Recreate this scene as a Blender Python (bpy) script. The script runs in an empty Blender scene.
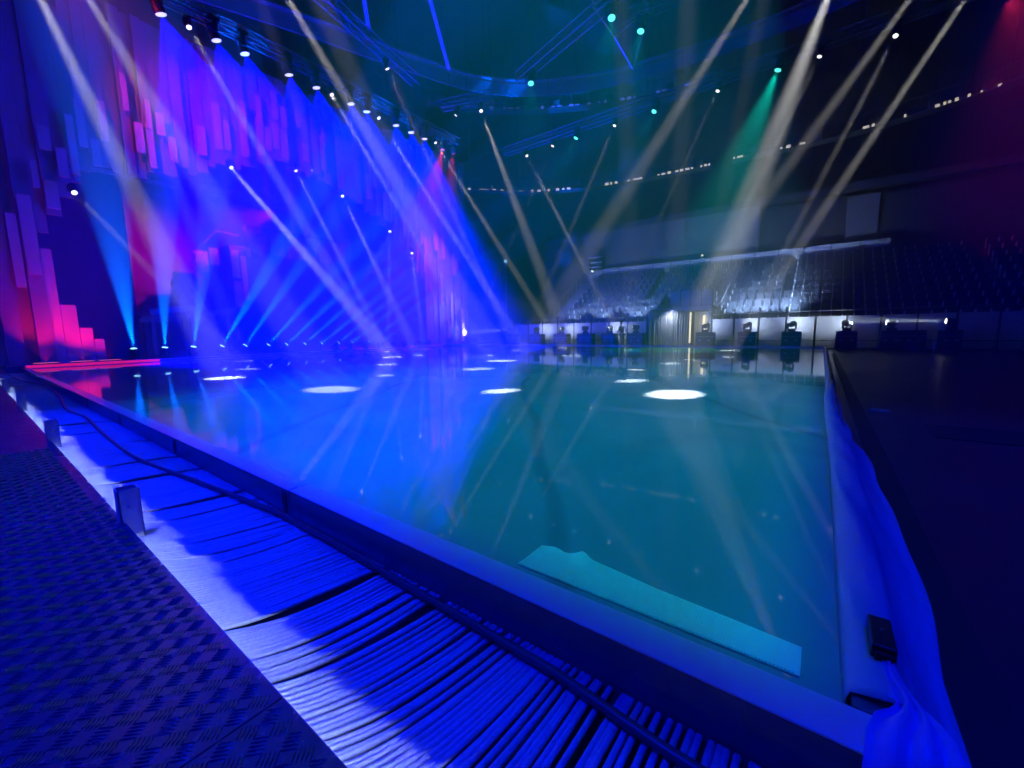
import bpy, math, random
from mathutils import Vector, Matrix
random.seed(7)
sc = bpy.context.scene
COL = sc.collection
PI = math.pi
R = math.radians

# ------------------------------------------------------------------ camera, world, exposure
cd = bpy.data.cameras.new('camera')
cam = bpy.data.objects.new('camera', cd)
COL.objects.link(cam)
cam.matrix_world = Matrix([[0.80075048, -0.06382794, 0.59558767, 0],
                           [0.59878150, 0.11203009, -0.79303845, 0],
                           [-0.01610573, 0.99165279, 0.12792713, 1.1],
                           [0, 0, 0, 1]])
cd.sensor_width = 36.0
cd.lens = 410.57 / 1024 * 36.0
cd.clip_start = 0.05
cd.clip_end = 300
sc.camera = cam
world = bpy.data.worlds.new('dark_hall')
sc.world = world
world.use_nodes = True
world.node_tree.nodes['Background'].inputs[0].default_value = (0.0, 0.0, 0.0, 1)
world.node_tree.nodes['Background'].inputs[1].default_value = 0.0
sc.view_settings.view_transform = 'Standard'
sc.view_settings.look = 'None'
sc.view_settings.exposure = 0.0
sc.view_settings.gamma = 1.0
sc.cycles.use_adaptive_sampling = False
sc.cycles.max_bounces = 6
sc.cycles.diffuse_bounces = 2
sc.cycles.glossy_bounces = 3
sc.cycles.transparent_max_bounces = 64
sc.cycles.sample_clamp_indirect = 4.0

HAZE_DENSITY = 0.016
P_BEAM = 5.2        # overall factors of the lamp families
P_WASH = 0.95
P_AZURE = 14.0
P_TEAL = 0.075
P_CYAN = 0.80
P_STAND = 1.25
P_EDGE = 2.7

# ------------------------------------------------------------------ helpers
class MB:
    """collects simple shapes, then links them as ONE mesh object"""
    def __init__(s):
        s.v = []; s.f = []; s.mi = []
    def add(s, vs, fs, m=0):
        b = len(s.v)
        s.v.extend([tuple(v) for v in vs])
        for f in fs:
            s.f.append(tuple(i + b for i in f)); s.mi.append(m)
        return s
    def box(s, x0, x1, y0, y1, z0, z1, m=0, rot=None, at=None):
        vs = [(x, y, z) for x in (x0, x1) for y in (y0, y1) for z in (z0, z1)]
        if rot is not None:
            vs = [rot @ Vector(v) for v in vs]
        if at is not None:
            vs = [Vector(v) + Vector(at) for v in vs]
        return s.add(vs, [(0, 1, 3, 2), (4, 6, 7, 5), (0, 4, 5, 1), (2, 3, 7, 6), (0, 2, 6, 4), (1, 5, 7, 3)], m)
    def beam(s, a, b, w, h=None, m=0):
        a = Vector(a); b = Vector(b); h = h or w
        d = (b - a); L = d.length
        q = d.to_track_quat('X', 'Z').to_matrix()
        return s.box(0, L, -w / 2, w / 2, -h / 2, h / 2, m, q, a)
    def tube(s, pts, r, n=8, m=0, cap=True):
        pts = [Vector(p) for p in pts]
        base = len(s.v); k = len(pts)
        for i, p in enumerate(pts):
            t = (pts[min(i + 1, k - 1)] - pts[max(i - 1, 0)]).normalized()
            up = Vector((0, 0, 1)) if abs(t.z) < .9 else Vector((1, 0, 0))
            u = t.cross(up).normalized(); w = u.cross(t)
            rr = r[i] if isinstance(r, (list, tuple)) else r
            for j in range(n):
                a = 2 * PI * j / n
                s.v.append(tuple(p + u * math.cos(a) * rr + w * math.sin(a) * rr))
        for i in range(k - 1):
            for j in range(n):
                a = base + i * n + j; b = base + i * n + (j + 1) % n
                s.f.append((a, b, b + n, a + n)); s.mi.append(m)
        if cap:
            s.f.append(tuple(base + j for j in reversed(range(n)))); s.mi.append(m)
            s.f.append(tuple(base + (k - 1) * n + j for j in range(n))); s.mi.append(m)
        return s
    def lathe(s, prof, n=16, m=0, axis='Z', at=(0, 0, 0)):
        base = len(s.v); k = len(prof); at = Vector(at)
        for (r, z) in prof:
            for j in range(n):
                a = 2 * PI * j / n
                p = (r * math.cos(a), r * math.sin(a), z)
                if axis == 'X': p = (p[2], p[0], p[1])
                if axis == 'Y': p = (p[0], p[2], p[1])
                s.v.append(tuple(Vector(p) + at))
        for i in range(k - 1):
            for j in range(n):
                a = base + i * n + j; b = base + i * n + (j + 1) % n
                s.f.append((a, b, b + n, a + n)); s.mi.append(m)
        s.f.append(tuple(base + j for j in reversed(range(n)))); s.mi.append(m)
        s.f.append(tuple(base + (k - 1) * n + j for j in range(n))); s.mi.append(m)
        return s
    def mesh(s, name, mats, smooth=False):
        me = bpy.data.meshes.new(name)
        me.from_pydata(s.v, [], s.f)
        if not isinstance(mats, (list, tuple)): mats = [mats]
        for m in mats: me.materials.append(m)
        if len(mats) > 1: me.polygons.foreach_set('material_index', s.mi)
        if smooth: me.polygons.foreach_set('use_smooth', [True] * len(me.polygons))
        me.update()
        return me
    def build(s, name, mats, parent=None, smooth=False, bevel=0):
        o = bpy.data.objects.new(name, s.mesh(name, mats, smooth))
        COL.objects.link(o)
        if parent is not None: o.parent = parent
        if bevel:
            b = o.modifiers.new('bevel', 'BEVEL'); b.width = bevel; b.segments = 2; b.limit_method = 'ANGLE'
        return o

def tag(o, label=None, cat=None, group=None, kind=None):
    if label: o['label'] = label
    if cat: o['category'] = cat
    if group: o['group'] = group
    if kind: o['kind'] = kind
    return o

def empty(name, loc=(0, 0, 0), rz=0, label=None, cat=None, group=None, kind=None):
    o = bpy.data.objects.new(name, None)
    o.empty_display_size = 0.1
    COL.objects.link(o)
    o.location = loc; o.rotation_euler = (0, 0, rz)
    return tag(o, label, cat, group, kind)

def inst(name, me, parent=None, loc=None, rot=None):
    o = bpy.data.objects.new(name, me)
    COL.objects.link(o)
    if parent is not None: o.parent = parent
    if loc is not None: o.location = loc
    if rot is not None:
        o.rotation_mode = 'QUATERNION'; o.rotation_quaternion = rot
    return o

ORD = ['first', 'second', 'third', 'fourth', 'fifth', 'sixth', 'seventh', 'eighth', 'ninth', 'tenth', 'eleventh',
       'twelfth', 'thirteenth', 'fourteenth', 'fifteenth', 'sixteenth', 'seventeenth', 'eighteenth', 'nineteenth', 'twentieth']

# ------------------------------------------------------------------ materials
def mat(name, col, rough=.6, metal=0, noise=0, nscale=8, bump=0, bscale=60, emit=None, estr=0, spec=.5, rvar=0, alpha=1, coat=0, trans=0):
    m = bpy.data.materials.new(name); m.use_nodes = True
    nt = m.node_tree; b = nt.nodes['Principled BSDF']
    b.inputs['Base Color'].default_value = (*col, 1)
    b.inputs['Roughness'].default_value = rough
    b.inputs['Metallic'].default_value = metal
    b.inputs['Specular IOR Level'].default_value = spec
    b.inputs['Alpha'].default_value = alpha
    b.inputs['Coat Weight'].default_value = coat
    b.inputs['Transmission Weight'].default_value = trans
    if emit:
        b.inputs['Emission Color'].default_value = (*emit, 1)
        b.inputs['Emission Strength'].default_value = estr
        m.cycles.emission_sampling = 'NONE'
    if noise or bump or rvar:
        tc = nt.nodes.new('ShaderNodeTexCoord')
        n = nt.nodes.new('ShaderNodeTexNoise'); n.inputs['Scale'].default_value = nscale; n.inputs['Detail'].default_value = 5
        nt.links.new(tc.outputs['Object'], n.inputs['Vector'])
        if noise:
            mx = nt.nodes.new('ShaderNodeMix'); mx.data_type = 'RGBA'
            mx.inputs[6].default_value = (*[c * (1 - noise) for c in col], 1)
            mx.inputs[7].default_value = (*[min(1, c * (1 + noise)) for c in col], 1)
            nt.links.new(n.outputs['Fac'], mx.inputs[0]); nt.links.new(mx.outputs[2], b.inputs['Base Color'])
        if rvar:
            mr = nt.nodes.new('ShaderNodeMapRange')
            mr.inputs[3].default_value = max(0.02, rough - rvar); mr.inputs[4].default_value = rough + rvar
            nt.links.new(n.outputs['Fac'], mr.inputs[0]); nt.links.new(mr.outputs[0], b.inputs['Roughness'])
        if bump:
            n2 = nt.nodes.new('ShaderNodeTexNoise'); n2.inputs['Scale'].default_value = bscale; n2.inputs['Detail'].default_value = 4
            nt.links.new(tc.outputs['Object'], n2.inputs['Vector'])
            bp = nt.nodes.new('ShaderNodeBump'); bp.inputs['Strength'].default_value = bump; bp.inputs['Distance'].default_value = .01
            nt.links.new(n2.outputs['Fac'], bp.inputs['Height']); nt.links.new(bp.outputs[0], b.inputs['Normal'])
    return m

def ordinal(i):
    if i < 20: return ORD[i]
    tens = {2: 'twenty', 3: 'thirty', 4: 'forty', 5: 'fifty'}[(i + 1) // 10]
    r = (i + 1) % 10
    return tens + '-' + ORD[r - 1] if r else {20: 'twentieth', 30: 'thirtieth', 40: 'fortieth', 50: 'fiftieth'}[i + 1]

M = {}
M['floor'] = mat('arena_floor', (.035, .035, .045), .32, noise=.35, nscale=1.2, bump=.05, bscale=25, rvar=.08)
M['wall'] = mat('dark_wall', (.03, .03, .035), .85, noise=.2, nscale=2)
M['ceiling'] = mat('dark_ceiling', (.03, .032, .035), .9, noise=.3, nscale=1.5)
M['concrete'] = mat('concrete_tier', (.16, .165, .18), .8, noise=.15, nscale=5)
M['parapet'] = mat('parapet_paint', (.30, .32, .38), .6, noise=.1, nscale=4)
M['wallgrey'] = mat('upper_wall_grey', (.10, .105, .12), .8, noise=.15, nscale=1)
M['black'] = mat('black_plastic', (.012, .012, .014), .45)
M['blackmetal'] = mat('black_painted_metal', (.02, .02, .023), .4, metal=.3)
M['truss'] = mat('truss_aluminium', (.28, .29, .32), .45, metal=.7)
M['alu'] = mat('aluminium', (.62, .64, .68), .35, metal=.6, noise=.1, nscale=30, bump=.05, bscale=120)
M['kerb'] = mat('kerb_board', (.16, .16, .17), .24, noise=.25, nscale=9, bump=.08, bscale=50)
M['cap'] = mat('kerb_cap', (.80, .80, .82), .2, noise=.12, nscale=9, bump=.05, bscale=40)
M['kerbwhite'] = mat('white_rim_board', (.75, .75, .78), .4, noise=.1, nscale=5)
M['rubber'] = mat('black_rubber', (.008, .008, .009), .6)
M['cable'] = mat('cable_sheath', (.06, .065, .075), .38)
M['deck'] = mat('tread_plate', (.30, .30, .33), .26, metal=.85, noise=.18, nscale=18, rvar=.08)
M['pipe'] = mat('frosted_pipe', (.66, .68, .72), .7, noise=.28, nscale=70, bump=.7, bscale=320)
M['mat'] = mat('pale_ribbed_mat', (.92, .96, .98), .6, noise=.08, nscale=20)
M['seat'] = mat('seat_shell', (.022, .026, .05), .5)
M['seatside'] = mat('seat_standard', (.8, .82, .86), .5)
M['panel'] = mat('dasher_panel', (.66, .68, .72), .45, noise=.14, nscale=3, bump=.05, bscale=4)
M['steel'] = mat('steel_rail', (.5, .5, .53), .35, metal=.7)
M['drape'] = mat('grey_drape', (.34, .35, .38), .85, noise=.15, nscale=6)
M['case'] = mat('flight_case', (.05, .052, .06), .5, noise=.2, nscale=10)
M['slat'] = mat('portal_slat', (.46, .30, .34), .65, noise=.22, nscale=2.5)
M['slat2'] = mat('portal_slat_dark', (.22, .15, .18), .7, noise=.3, nscale=3)
M['backdrop'] = mat('backdrop_cloth', (.34, .26, .32), .9, noise=.2, nscale=.5)
M['wood'] = mat('set_timber', (.42, .27, .14), .7, noise=.35, nscale=5)
M['setgreen'] = mat('set_paint_green', (.30, .46, .36), .7, noise=.2, nscale=5)
M['setpink'] = mat('set_paint_pink', (.75, .34, .55), .7, noise=.15, nscale=6)
M['setblue'] = mat('set_paint_blue', (.20, .42, .75), .7, noise=.15, nscale=6)
M['setstone'] = mat('set_stone', (.45, .42, .42), .85, noise=.35, nscale=3, bump=.4, bscale=6)
M['setdark'] = mat('set_dark', (.04, .045, .08), .8, noise=.2, nscale=2)
M['rope'] = mat('rope', (.16, .16, .17), .7)
M['jacket'] = mat('black_jacket', (.02, .02, .025), .8)
M['jeans'] = mat('dark_trousers', (.06, .07, .10), .8)
M['skin'] = mat('skin', (.55, .30, .24), .55)
M['hair'] = mat('hair', (.03, .02, .015), .6)
M['shoe'] = mat('shoe', (.3, .3, .32), .5)
M['warm'] = mat('warm_strip', (.9, .8, .5), .4, emit=(1, .85, .5), estr=1.3)
M['gantrylamp'] = mat('gantry_lamp', (.9, .85, .7), .4, emit=(1, .88, .66), estr=.8)
M['gantryblue'] = mat('gantry_lamp_blue', (.3, .4, .9), .4, emit=(.1, .18, .9), estr=.6)
M['lens_white'] = mat('lens_white', (.9, .9, .9), .2, emit=(1, .98, .92), estr=3)
M['lens_dim'] = mat('lens_dim', (.9, .9, .9), .2, emit=(1, .98, .92), estr=1.2)
M['lens_blue'] = mat('lens_blue', (.7, .7, .9), .2, emit=(.75, .75, 1), estr=1.6)
M['lens_azure'] = mat('lens_azure', (.5, .8, .9), .2, emit=(.35, .95, 1), estr=2.5)
M['lens_teal'] = mat('lens_teal', (.3, .9, .7), .2, emit=(.12, 1, .7), estr=2)
M['lens_red'] = mat('lens_red', (.9, .2, .2), .2, emit=(1, .12, .12), estr=1.5)
M['lens_off'] = mat('lens_off', (.3, .3, .35), .1)

def ice_material():
    m = bpy.data.materials.new('wet_ice'); m.use_nodes = True
    nt = m.node_tree; b = nt.nodes['Principled BSDF']; L = nt.links
    tc = nt.nodes.new('ShaderNodeTexCoord')
    n1 = nt.nodes.new('ShaderNodeTexNoise'); n1.inputs['Scale'].default_value = .55; n1.inputs['Detail'].default_value = 6; n1.inputs['Distortion'].default_value = .8
    L.new(tc.outputs['Object'], n1.inputs['Vector'])
    cr = nt.nodes.new('ShaderNodeValToRGB')
    cr.color_ramp.elements[0].position = .3; cr.color_ramp.elements[0].color = (.25, .33, .37, 1)
    cr.color_ramp.elements[1].position = .75; cr.color_ramp.elements[1].color = (.36, .44, .48, 1)
    L.new(n1.outputs['Fac'], cr.inputs[0])
    # thin dark seams where water sheets froze against each other
    w = nt.nodes.new('ShaderNodeTexWave'); w.wave_type = 'BANDS'; w.inputs['Scale'].default_value = .11; w.inputs['Distortion'].default_value = 2.2
    w.inputs['Detail'].default_value = 3; w.inputs['Detail Scale'].default_value = 1.0
    mp = nt.nodes.new('ShaderNodeMapping'); mp.inputs['Rotation'].default_value = (0, 0, R(-35))
    L.new(tc.outputs['Object'], mp.inputs['Vector']); L.new(mp.outputs[0], w.inputs['Vector'])
    mr = nt.nodes.new('ShaderNodeMapRange'); mr.inputs[1].default_value = 0; mr.inputs[2].default_value = .008
    mr.inputs[3].default_value = .75; mr.inputs[4].default_value = 1
    L.new(w.outputs['Fac'], mr.inputs[0])
    mx = nt.nodes.new('ShaderNodeMix'); mx.data_type = 'RGBA'; mx.blend_type = 'MULTIPLY'; mx.inputs[0].default_value = 1
    L.new(cr.outputs[0], mx.inputs[6]); L.new(mr.outputs[0], mx.inputs[7])
    L.new(mx.outputs[2], b.inputs['Base Color'])
    b.inputs['Roughness'].default_value = .035
    b.inputs['IOR'].default_value = 1.33
    b.inputs['Specular IOR Level'].default_value = .5
    n2 = nt.nodes.new('ShaderNodeTexNoise'); n2.inputs['Scale'].default_value = 9; n2.inputs['Detail'].default_value = 3
    L.new(tc.outputs['Object'], n2.inputs['Vector'])
    bp = nt.nodes.new('ShaderNodeBump'); bp.inputs['Strength'].default_value = .05; bp.inputs['Distance'].default_value = .004
    L.new(n2.outputs['Fac'], bp.inputs['Height']); L.new(bp.outputs[0], b.inputs['Normal'])
    return m
M['ice'] = ice_material()

def film_material():
    m = bpy.data.materials.new('plastic_film'); m.use_nodes = True
    nt = m.node_tree; b = nt.nodes['Principled BSDF']
    b.inputs['Base Color'].default_value = (.55, .66, .95, 1)
    b.inputs['Roughness'].default_value = .22
    b.inputs['Alpha'].default_value = .82
    tc = nt.nodes.new('ShaderNodeTexCoord')
    n = nt.nodes.new('ShaderNodeTexNoise'); n.inputs['Scale'].default_value = 22; n.inputs['Detail'].default_value = 5
    nt.links.new(tc.outputs['Object'], n.inputs['Vector'])
    bp = nt.nodes.new('ShaderNodeBump'); bp.inputs['Strength'].default_value = .7; bp.inputs['Distance'].default_value = .012
    nt.links.new(n.outputs['Fac'], bp.inputs['Height']); nt.links.new(bp.outputs[0], b.inputs['Normal'])
    return m
M['film'] = film_material()
M['strap'] = mat('bunched_film', (.34, .34, .95), .35, bump=.3, bscale=40)

# ------------------------------------------------------------------ the hall
def struct(name, mb, m):
    o = mb.build(name, m); o['kind'] = 'structure'; return o
X0, X1, Y0, Y1, ZF, ZC = -46, 17, -6, 46, -.15, 25
struct('floor', MB().box(X0, X1, Y0, Y1, ZF - .2, ZF), M['floor'])
struct('ceiling', MB().box(X0, X1, Y0, Y1, ZC, ZC + .2), M['ceiling'])
struct('wall_left', MB().box(X0 - .2, X0, Y0, Y1, ZF, ZC), M['wall'])
struct('wall_right', MB().box(X1, X1 + .2, Y0, Y1, ZF, ZC), M['wall'])
struct('wall_back', MB().box(X0, X1, Y1, Y1 + .2, ZF, ZC), M['wall'])
struct('wall_front', MB().box(X0, X1, Y0 - .2, Y0, ZF, ZC), M['wall'])

# haze that fills the hall, kept as banks side by side
hm = bpy.data.materials.new('theatrical_haze'); hm.use_nodes = True
hm.cycles.volume_sampling = 'EQUIANGULAR'
hn = hm.node_tree; hn.nodes.clear()
hv = hn.nodes.new('ShaderNodeVolumeScatter'); ho = hn.nodes.new('ShaderNodeOutputMaterial')
hv.inputs['Color'].default_value = (1, 1, 1, 1)
hv.inputs['Density'].default_value = HAZE_DENSITY; hv.inputs['Anisotropy'].default_value = .15
hn.links.new(hv.outputs[0], ho.inputs['Volume'])
hx = [-45.9, -24.0, -18.5, -13.0, -7.5, -2.5, 16.9]
hy = [-5.9, 9.0, 15.0, 20.0, 25.0, 45.9]
hz = [-.14, 6.5, 24.9]
HAZE = []
for i in range(len(hx) - 1):
    for j in range(len(hy) - 1):
        for k in range(2):
            lo_ = Vector((hx[i] + .003, hy[j] + .003, hz[k] + .003)); hi_ = Vector((hx[i + 1] - .003, hy[j + 1] - .003, hz[k + 1] - .003))
            b = MB().box(lo_.x, hi_.x, lo_.y, hi_.y, lo_.z, hi_.z).build('haze', hm)
            tag(b, 'thin theatrical haze hanging in the hall air and showing every light beam', 'haze', 'haze banks', 'stuff')
            HAZE.append((b, lo_, hi_))

# ------------------------------------------------------------------ lamps (moving heads with their own light)
def head_meshes():
    base = MB().box(-.19, .19, -.14, .14, -.0, .13).box(-.15, .15, -.145, .145, .03, .10)
    base.box(-.04, .04, -.03, .03, .13, .24)
    yoke = MB().box(-.22, .22, -.06, .06, -.04, .0)
    for s in (-1, 1):
        yoke.box(s * .20 - .025, s * .20 + .025, -.07, .07, -.36, -.02)
    # head: lathe along local -Z, centred on its tilt axis
    hd = MB().lathe([(.07, .22), (.12, .20), (.135, .12), (.135, -.02), (.15, -.05), (.15, -.17), (.165, -.18), (.165, -.215), (.14, -.22)], 16)
    for k in range(4): hd.lathe([(.139, .02 + k * .03), (.145, .025 + k * .03), (.139, .03 + k * .03)], 16)
    lens = MB().lathe([(.14, -.218), (.13, -.232), (.09, -.246), (.04, -.253), (.01, -.255)], 16)
    return base, yoke, hd, lens
_b, _y, _h, _l = head_meshes()
ME_BASE = _b.mesh('base', M['black']); ME_YOKE = _y.mesh('yoke', M['black']); ME_HEAD = _h.mesh('head', M['blackmetal'])
ME_LENS = {}
def lens_mesh(k):
    if k not in ME_LENS: ME_LENS[k] = _l.mesh('lens', M[k], True)
    return ME_LENS[k]

def moving_head(p, target, label, group, lens='lens_white', power=0, ang=4, col=(1, 1, 1), floor=False, size=1.0, blend=.25, soft=.05, cat='stage light'):
    """p: the head's tilt centre; hangs from above, or stands on its base when floor is true"""
    p = Vector(p); d = (Vector(target) - p).normalized()
    s = -1 if floor else 1
    t = empty('moving_head', (p.x, p.y, p.z + s * .28 * size), 0, label, cat, group)
    t.scale = (size, size, size)
    fl = Matrix.Rotation(PI, 4, 'X').to_quaternion() if floor else None
    pan = math.atan2(d.y, d.x) + PI / 2
    qp = Matrix.Rotation(pan, 4, 'Z').to_quaternion()
    inst('base', ME_BASE, t, (0, 0, 0), fl)
    inst('yoke', ME_YOKE, t, (0, 0, 0), (qp @ fl) if floor else qp)
    q = (-d).to_track_quat('Z', 'Y')
    h = inst('head', ME_HEAD, t, (0, 0, -s * .28), q)
    inst('lens', lens_mesh(lens), h)
    if power:
        l = bpy.data.lights.new('beam', 'SPOT')
        l.energy = power; l.color = col; l.spot_size = R(ang); l.spot_blend = blend; l.shadow_soft_size = soft
        lo = bpy.data.objects.new('beam_light', l); COL.objects.link(lo)
        lo.location = p + d * (.27 * size + .02)
        lo.rotation_mode = 'QUATERNION'; lo.rotation_quaternion = d.to_track_quat('-Z', 'Y')
    return t

WARMW = (1.0, .985, .96)
def beam_to(src, tgt, r, label, group, k=1.0, lens='lens_white', floor=False):
    d = (Vector(tgt) - Vector(src)).length
    return moving_head(src, tgt, label, group, lens, 21000 * k * P_BEAM * (d / 16) ** 2, math.degrees(2 * math.atan(r * .74 / d)), WARMW, floor, .65, .4, .085)

G1 = 'white beam heads on the stage side truss'
S1 = [((-20.3, 2.3), (-12.45, 4.05), .62, 1.3), ((-20.1, 3.4), (-7.79, 4.34), .66, .45), ((-20.3, 6.6), (-12.24, 8.91), .48, .9), ((-20.3, 12.4), (-12.27, 14.39), .48, 1.2),
      ((-20.4, 15.2), (-12.27, 17.69), .38, 2.2), ((-20.2, 19.2), (-12.9, 22.44), .42, 2.2)]
for i, (s, t, r, k) in enumerate(S1):
    beam_to((*s, 13), (*t, 0), r, 'white beam lamp on the stage side truss, %s from the near end' % ORD[i], G1, k)
G2 = 'white beam heads on the middle truss'
S2 = [((-15.0, 7.2), (-9.54, 12.06, 0), .73, .9), ((-16.4, 12.8), (-14.22, 19.33, 0), .37, 1.2), ((-16.75, 17.7), (-26, 14.5, .3), .35, .5), ((-15.5, 18.2), (-8.62, 15.84, 0), .56, 1.2)]
for i, (s, t, r, k) in enumerate(S2):
    beam_to((*s, 13), t, r, 'white beam lamp on the left middle truss, %s from the near end' % ORD[i], G2, k)
G3 = 'white beam heads on the far cross truss'
S3 = [((-16.86, 24.48), (-8.23, 21.21), .36, 1.6), ((-14.6, 24.3), (-17.84, 18.88), .28, .3), ((-10.4, 24.3), (-13.4, 18.6), .36, .6), ((-4.9, 24.2), (-9.18, 19.79), .28, .5),
      ((-.8, 24.1), (-5.7, 20.94), .32, 1.2), ((1.7, 24.5), (-2.73, 17.25), .31, 1.0)]
for i, (s, t, r, k) in enumerate(S3):
    beam_to((*s, 13), (*t, 0), r, 'white beam lamp on the far cross truss, %s of its white lamps from the left' % ORD[i], G3, k)
G4 = 'white beam heads on the right truss'
S4 = [((-2.1, 17.3), (-4.69, 5.91), .39, .9), ((-.24, 18.73), (-1.92, 7.13), .61, 1.3), ((2.3, 20.7), (-3.19, 8.53), .36, .9), ((3.7, 21.8), (-3.46, 22.08), .52, 1.8)]
for i, (s, t, r, k) in enumerate(S4):
    beam_to((*s, 13), (*t, 0), r, 'white beam lamp on the slanting right truss, %s from the left' % ORD[i], G4, k)
G5 = 'white beam heads on the rim of the stage portal'
S5 = [((-24.3, 3.36, 6.93), (-15.05, 5.57, 0), .38, .5), ((-24.3, 9.08, 9.55), (-15.78, 11.87, 0), .57, 2.0), ((-24.3, 12.35, 10.36), (-20.24, 14.92, 0), .41, 1.5),
      ((-24.3, 15.15, 9.63), (-15.55, 13.18, 0), .40, 1.2), ((-24.3, 18.61, 8.16), (-20.6, 15.2, 0), .35, .7), ((-24.3, 20.45, 6.94), (-20.06, 17.5, 0), .36, .9)]
for i, (s, t, r, k) in enumerate(S5):
    h_ = beam_to(s, t, r, 'white beam lamp on the lower rim of the stage portal, %s from the left' % ORD[i], G5, k)
    MB().beam((-1.5, 0, .16), (.05, 0, .16), .07).build('bracket', M['blackmetal'], h_)
G6 = 'white spot heads high over the near half of the rink'
S6 = [((-9.0, 1.5), (-8.09, 9.1), .64), ((-2.0, 3.0), (-3.99, 10.95), .37), ((1.0, 5.0), (-3.6, 15.14), .36), ((-1.2, 5.0), (-3.76, 13.43), .5), ((-10.0, 2.5), (-9.05, 6.57), .28), ((-18.6, 3.0), (-19.9, 7.28), .5)]
for i, (s, t, r) in enumerate(S6):
    beam_to((*s, 15), (*t, 0), r, 'white spot lamp high over the near half of the rink', G6, .45)

# blue wash heads
BW = [(5.62, 1.1), (7.35, 1.2), (8.37, .8), (10.17, 1.2), (11.44, .6), (13.25, .9), (14.19, .9), (16.07, 1.0), (17.15, .8), (18.19, 1.0)]
for i, (y, k) in enumerate(BW):
    moving_head((-20, y, 13), (-20.3 + (i % 3) * .5, y + 4.8 * (1 - i / 12), 0), 'blue wash lamp with pale lens on the stage side truss, %s from near end' % ORD[i],
                'blue wash heads on the stage side truss', 'lens_blue', 420000 * k * P_WASH, 60, (0, 0, 1), False, 1.25, .99, .12)
moving_head((-20.3, 20.1, 13), (-23.5, 19.0, 4), 'small red wash lamp at the far end of the blue lamp row', 'red wash heads', 'lens_red', 9000, 42, (1, .02, .12), False, .9, .8, .1)
# added blue wash heads over the near edge, out of the picture: they light the pipes, the kerb and the deck
for i, (p, t, e, a, cut) in enumerate([((-13.5, -1.5, 12), (-12.0, 1.0, 0), 2400, 34, 1.37), ((-6.8, -2.2, 11), (-6.0, .9, 0), 13000, 50, 1.37), ((-2.9, -2.6, 10), (-2.0, -.1, 0), 8000, 36, 1.19)]):
    t_ = moving_head(p, t, 'added unseen blue wash lamp with a light flag over the deck, %s from the stage' % ORD[i], 'added blue wash heads over the near edge', 'lens_blue', e * P_WASH, a, (0, .006, 1), False, 1.0, .8, .012)
    L_ = Vector(p) + (Vector(t) - Vector(p)).normalized() * .29
    k_ = (L_.z - (p[2] - .605)) / L_.z                                  # the added flag keeps the light off the ice
    cy = (cut - L_.y) * k_ + (L_.y - p[1])
    MB().box(-.9, .9, cy, cy + .7, -.885, -.88).build('added_light_flag', M['black'], t_)
    MB().beam((-.1, cy + .3, -.88), (-.1, .1, 0), .02).build('added_flag_arm', M['black'], t_)
# added unseen blue wash over the film, its added flag keeps it off the ice
p = (3.0, 4.6, 12.6); t = (1.4, 4.0, 0)
t_ = moving_head(p, t, 'added unseen blue wash lamp with a light flag over the right edge of the rink', 'added blue wash heads over the near edge', 'lens_blue', 6500, 48, (0, .006, 1), False, 1.0, .7, .012)
L_ = Vector(p) + (Vector(t) - Vector(p)).normalized() * .29
k_ = (L_.z - (p[2] - .605)) / L_.z
cx = (L_.x - .10) * k_ - (L_.x - p[0])
MB().box(-cx - .7, -cx, -.9, .9, -.885, -.88).build('added_light_flag', M['black'], t_)
MB().beam((-cx - .3, .1, -.88), (-.1, .1, 0), .02).build('added_flag_arm', M['black'], t_)

# teal wash heads
TW = [((-2.31, 23.93, 13), (-6.6, 22.0, 0), 170000, 32, 'bright teal wash lamp on the far cross truss beside the right white beams'),
      ((-8.0, 24.07, 13), (-12, 18, 0), 6000, 42, 'teal wash lamp on the far cross truss, right of its middle'),
      ((-12.8, 24.15, 13), (-17, 19, 0), 6000, 42, 'teal wash lamp on the far cross truss, left of its middle'),
      ((-7.14, 16.2, 13), (-6, 12, 0), 7000, 50, 'teal wash lamp at the foot of the hanging blue gantry'),
      ((-6.47, 17.57, 13), (-8, 14, 0), 7000, 50, 'teal wash lamp right of the hanging blue gantry'),
      ((-11.9, 17.73, 13), (-9, 14, 0), 5000, 46, 'lone teal wash lamp under the roof left of the hanging blue gantry')]
for p, t, e, a, lb in TW:
    moving_head(p, t, lb, 'teal wash heads', 'lens_teal', e * P_TEAL, a, (.0, .75, .55), False, 1.0, .9, .1)
for i, (p, t, e) in enumerate([((-3.2, 7.0, 21.0), (-3.0, 6.0, 0), 18000), ((-6.6, 9.5, 21.0), (-5.6, 9.0, 0), 8500)]):  # added cyan lamps out of view that colour the near ice
    t_ = moving_head(p, t, 'added unseen cyan wash lamp with light flags over the near ice, %s from the near edge' % ORD[i], 'added cyan wash heads over the near ice', 'lens_teal', e * P_CYAN, 46, (.0, .43, .66), False, 1.0, .5, .003)
    L_ = Vector(p) + (Vector(t) - Vector(p)).normalized() * .29
    k_ = (L_.z - (p[2] - .605)) / L_.z                                  # the added flags keep the light on the ice
    cy = (L_.y - 1.41) * k_ - (L_.y - p[1]); cx = (.04 - L_.x) * k_ + (L_.x - p[0])
    MB().box(-.9, .9, -cy - .7, -cy, -.885, -.88).build('added_light_flag', M['black'], t_)
    MB().box(cx, cx + .7, -.9, .9, -.885, -.88).build('added_light_flag', M['black'], t_)
    MB().beam((-.1, -cy - .3, -.88), (-.1, -.1, 0), .02).build('added_flag_arm', M['black'], t_)
    MB().beam((cx + .3, .1, -.88), (.1, .1, 0), .02).build('added_flag_arm', M['black'], t_)

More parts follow.
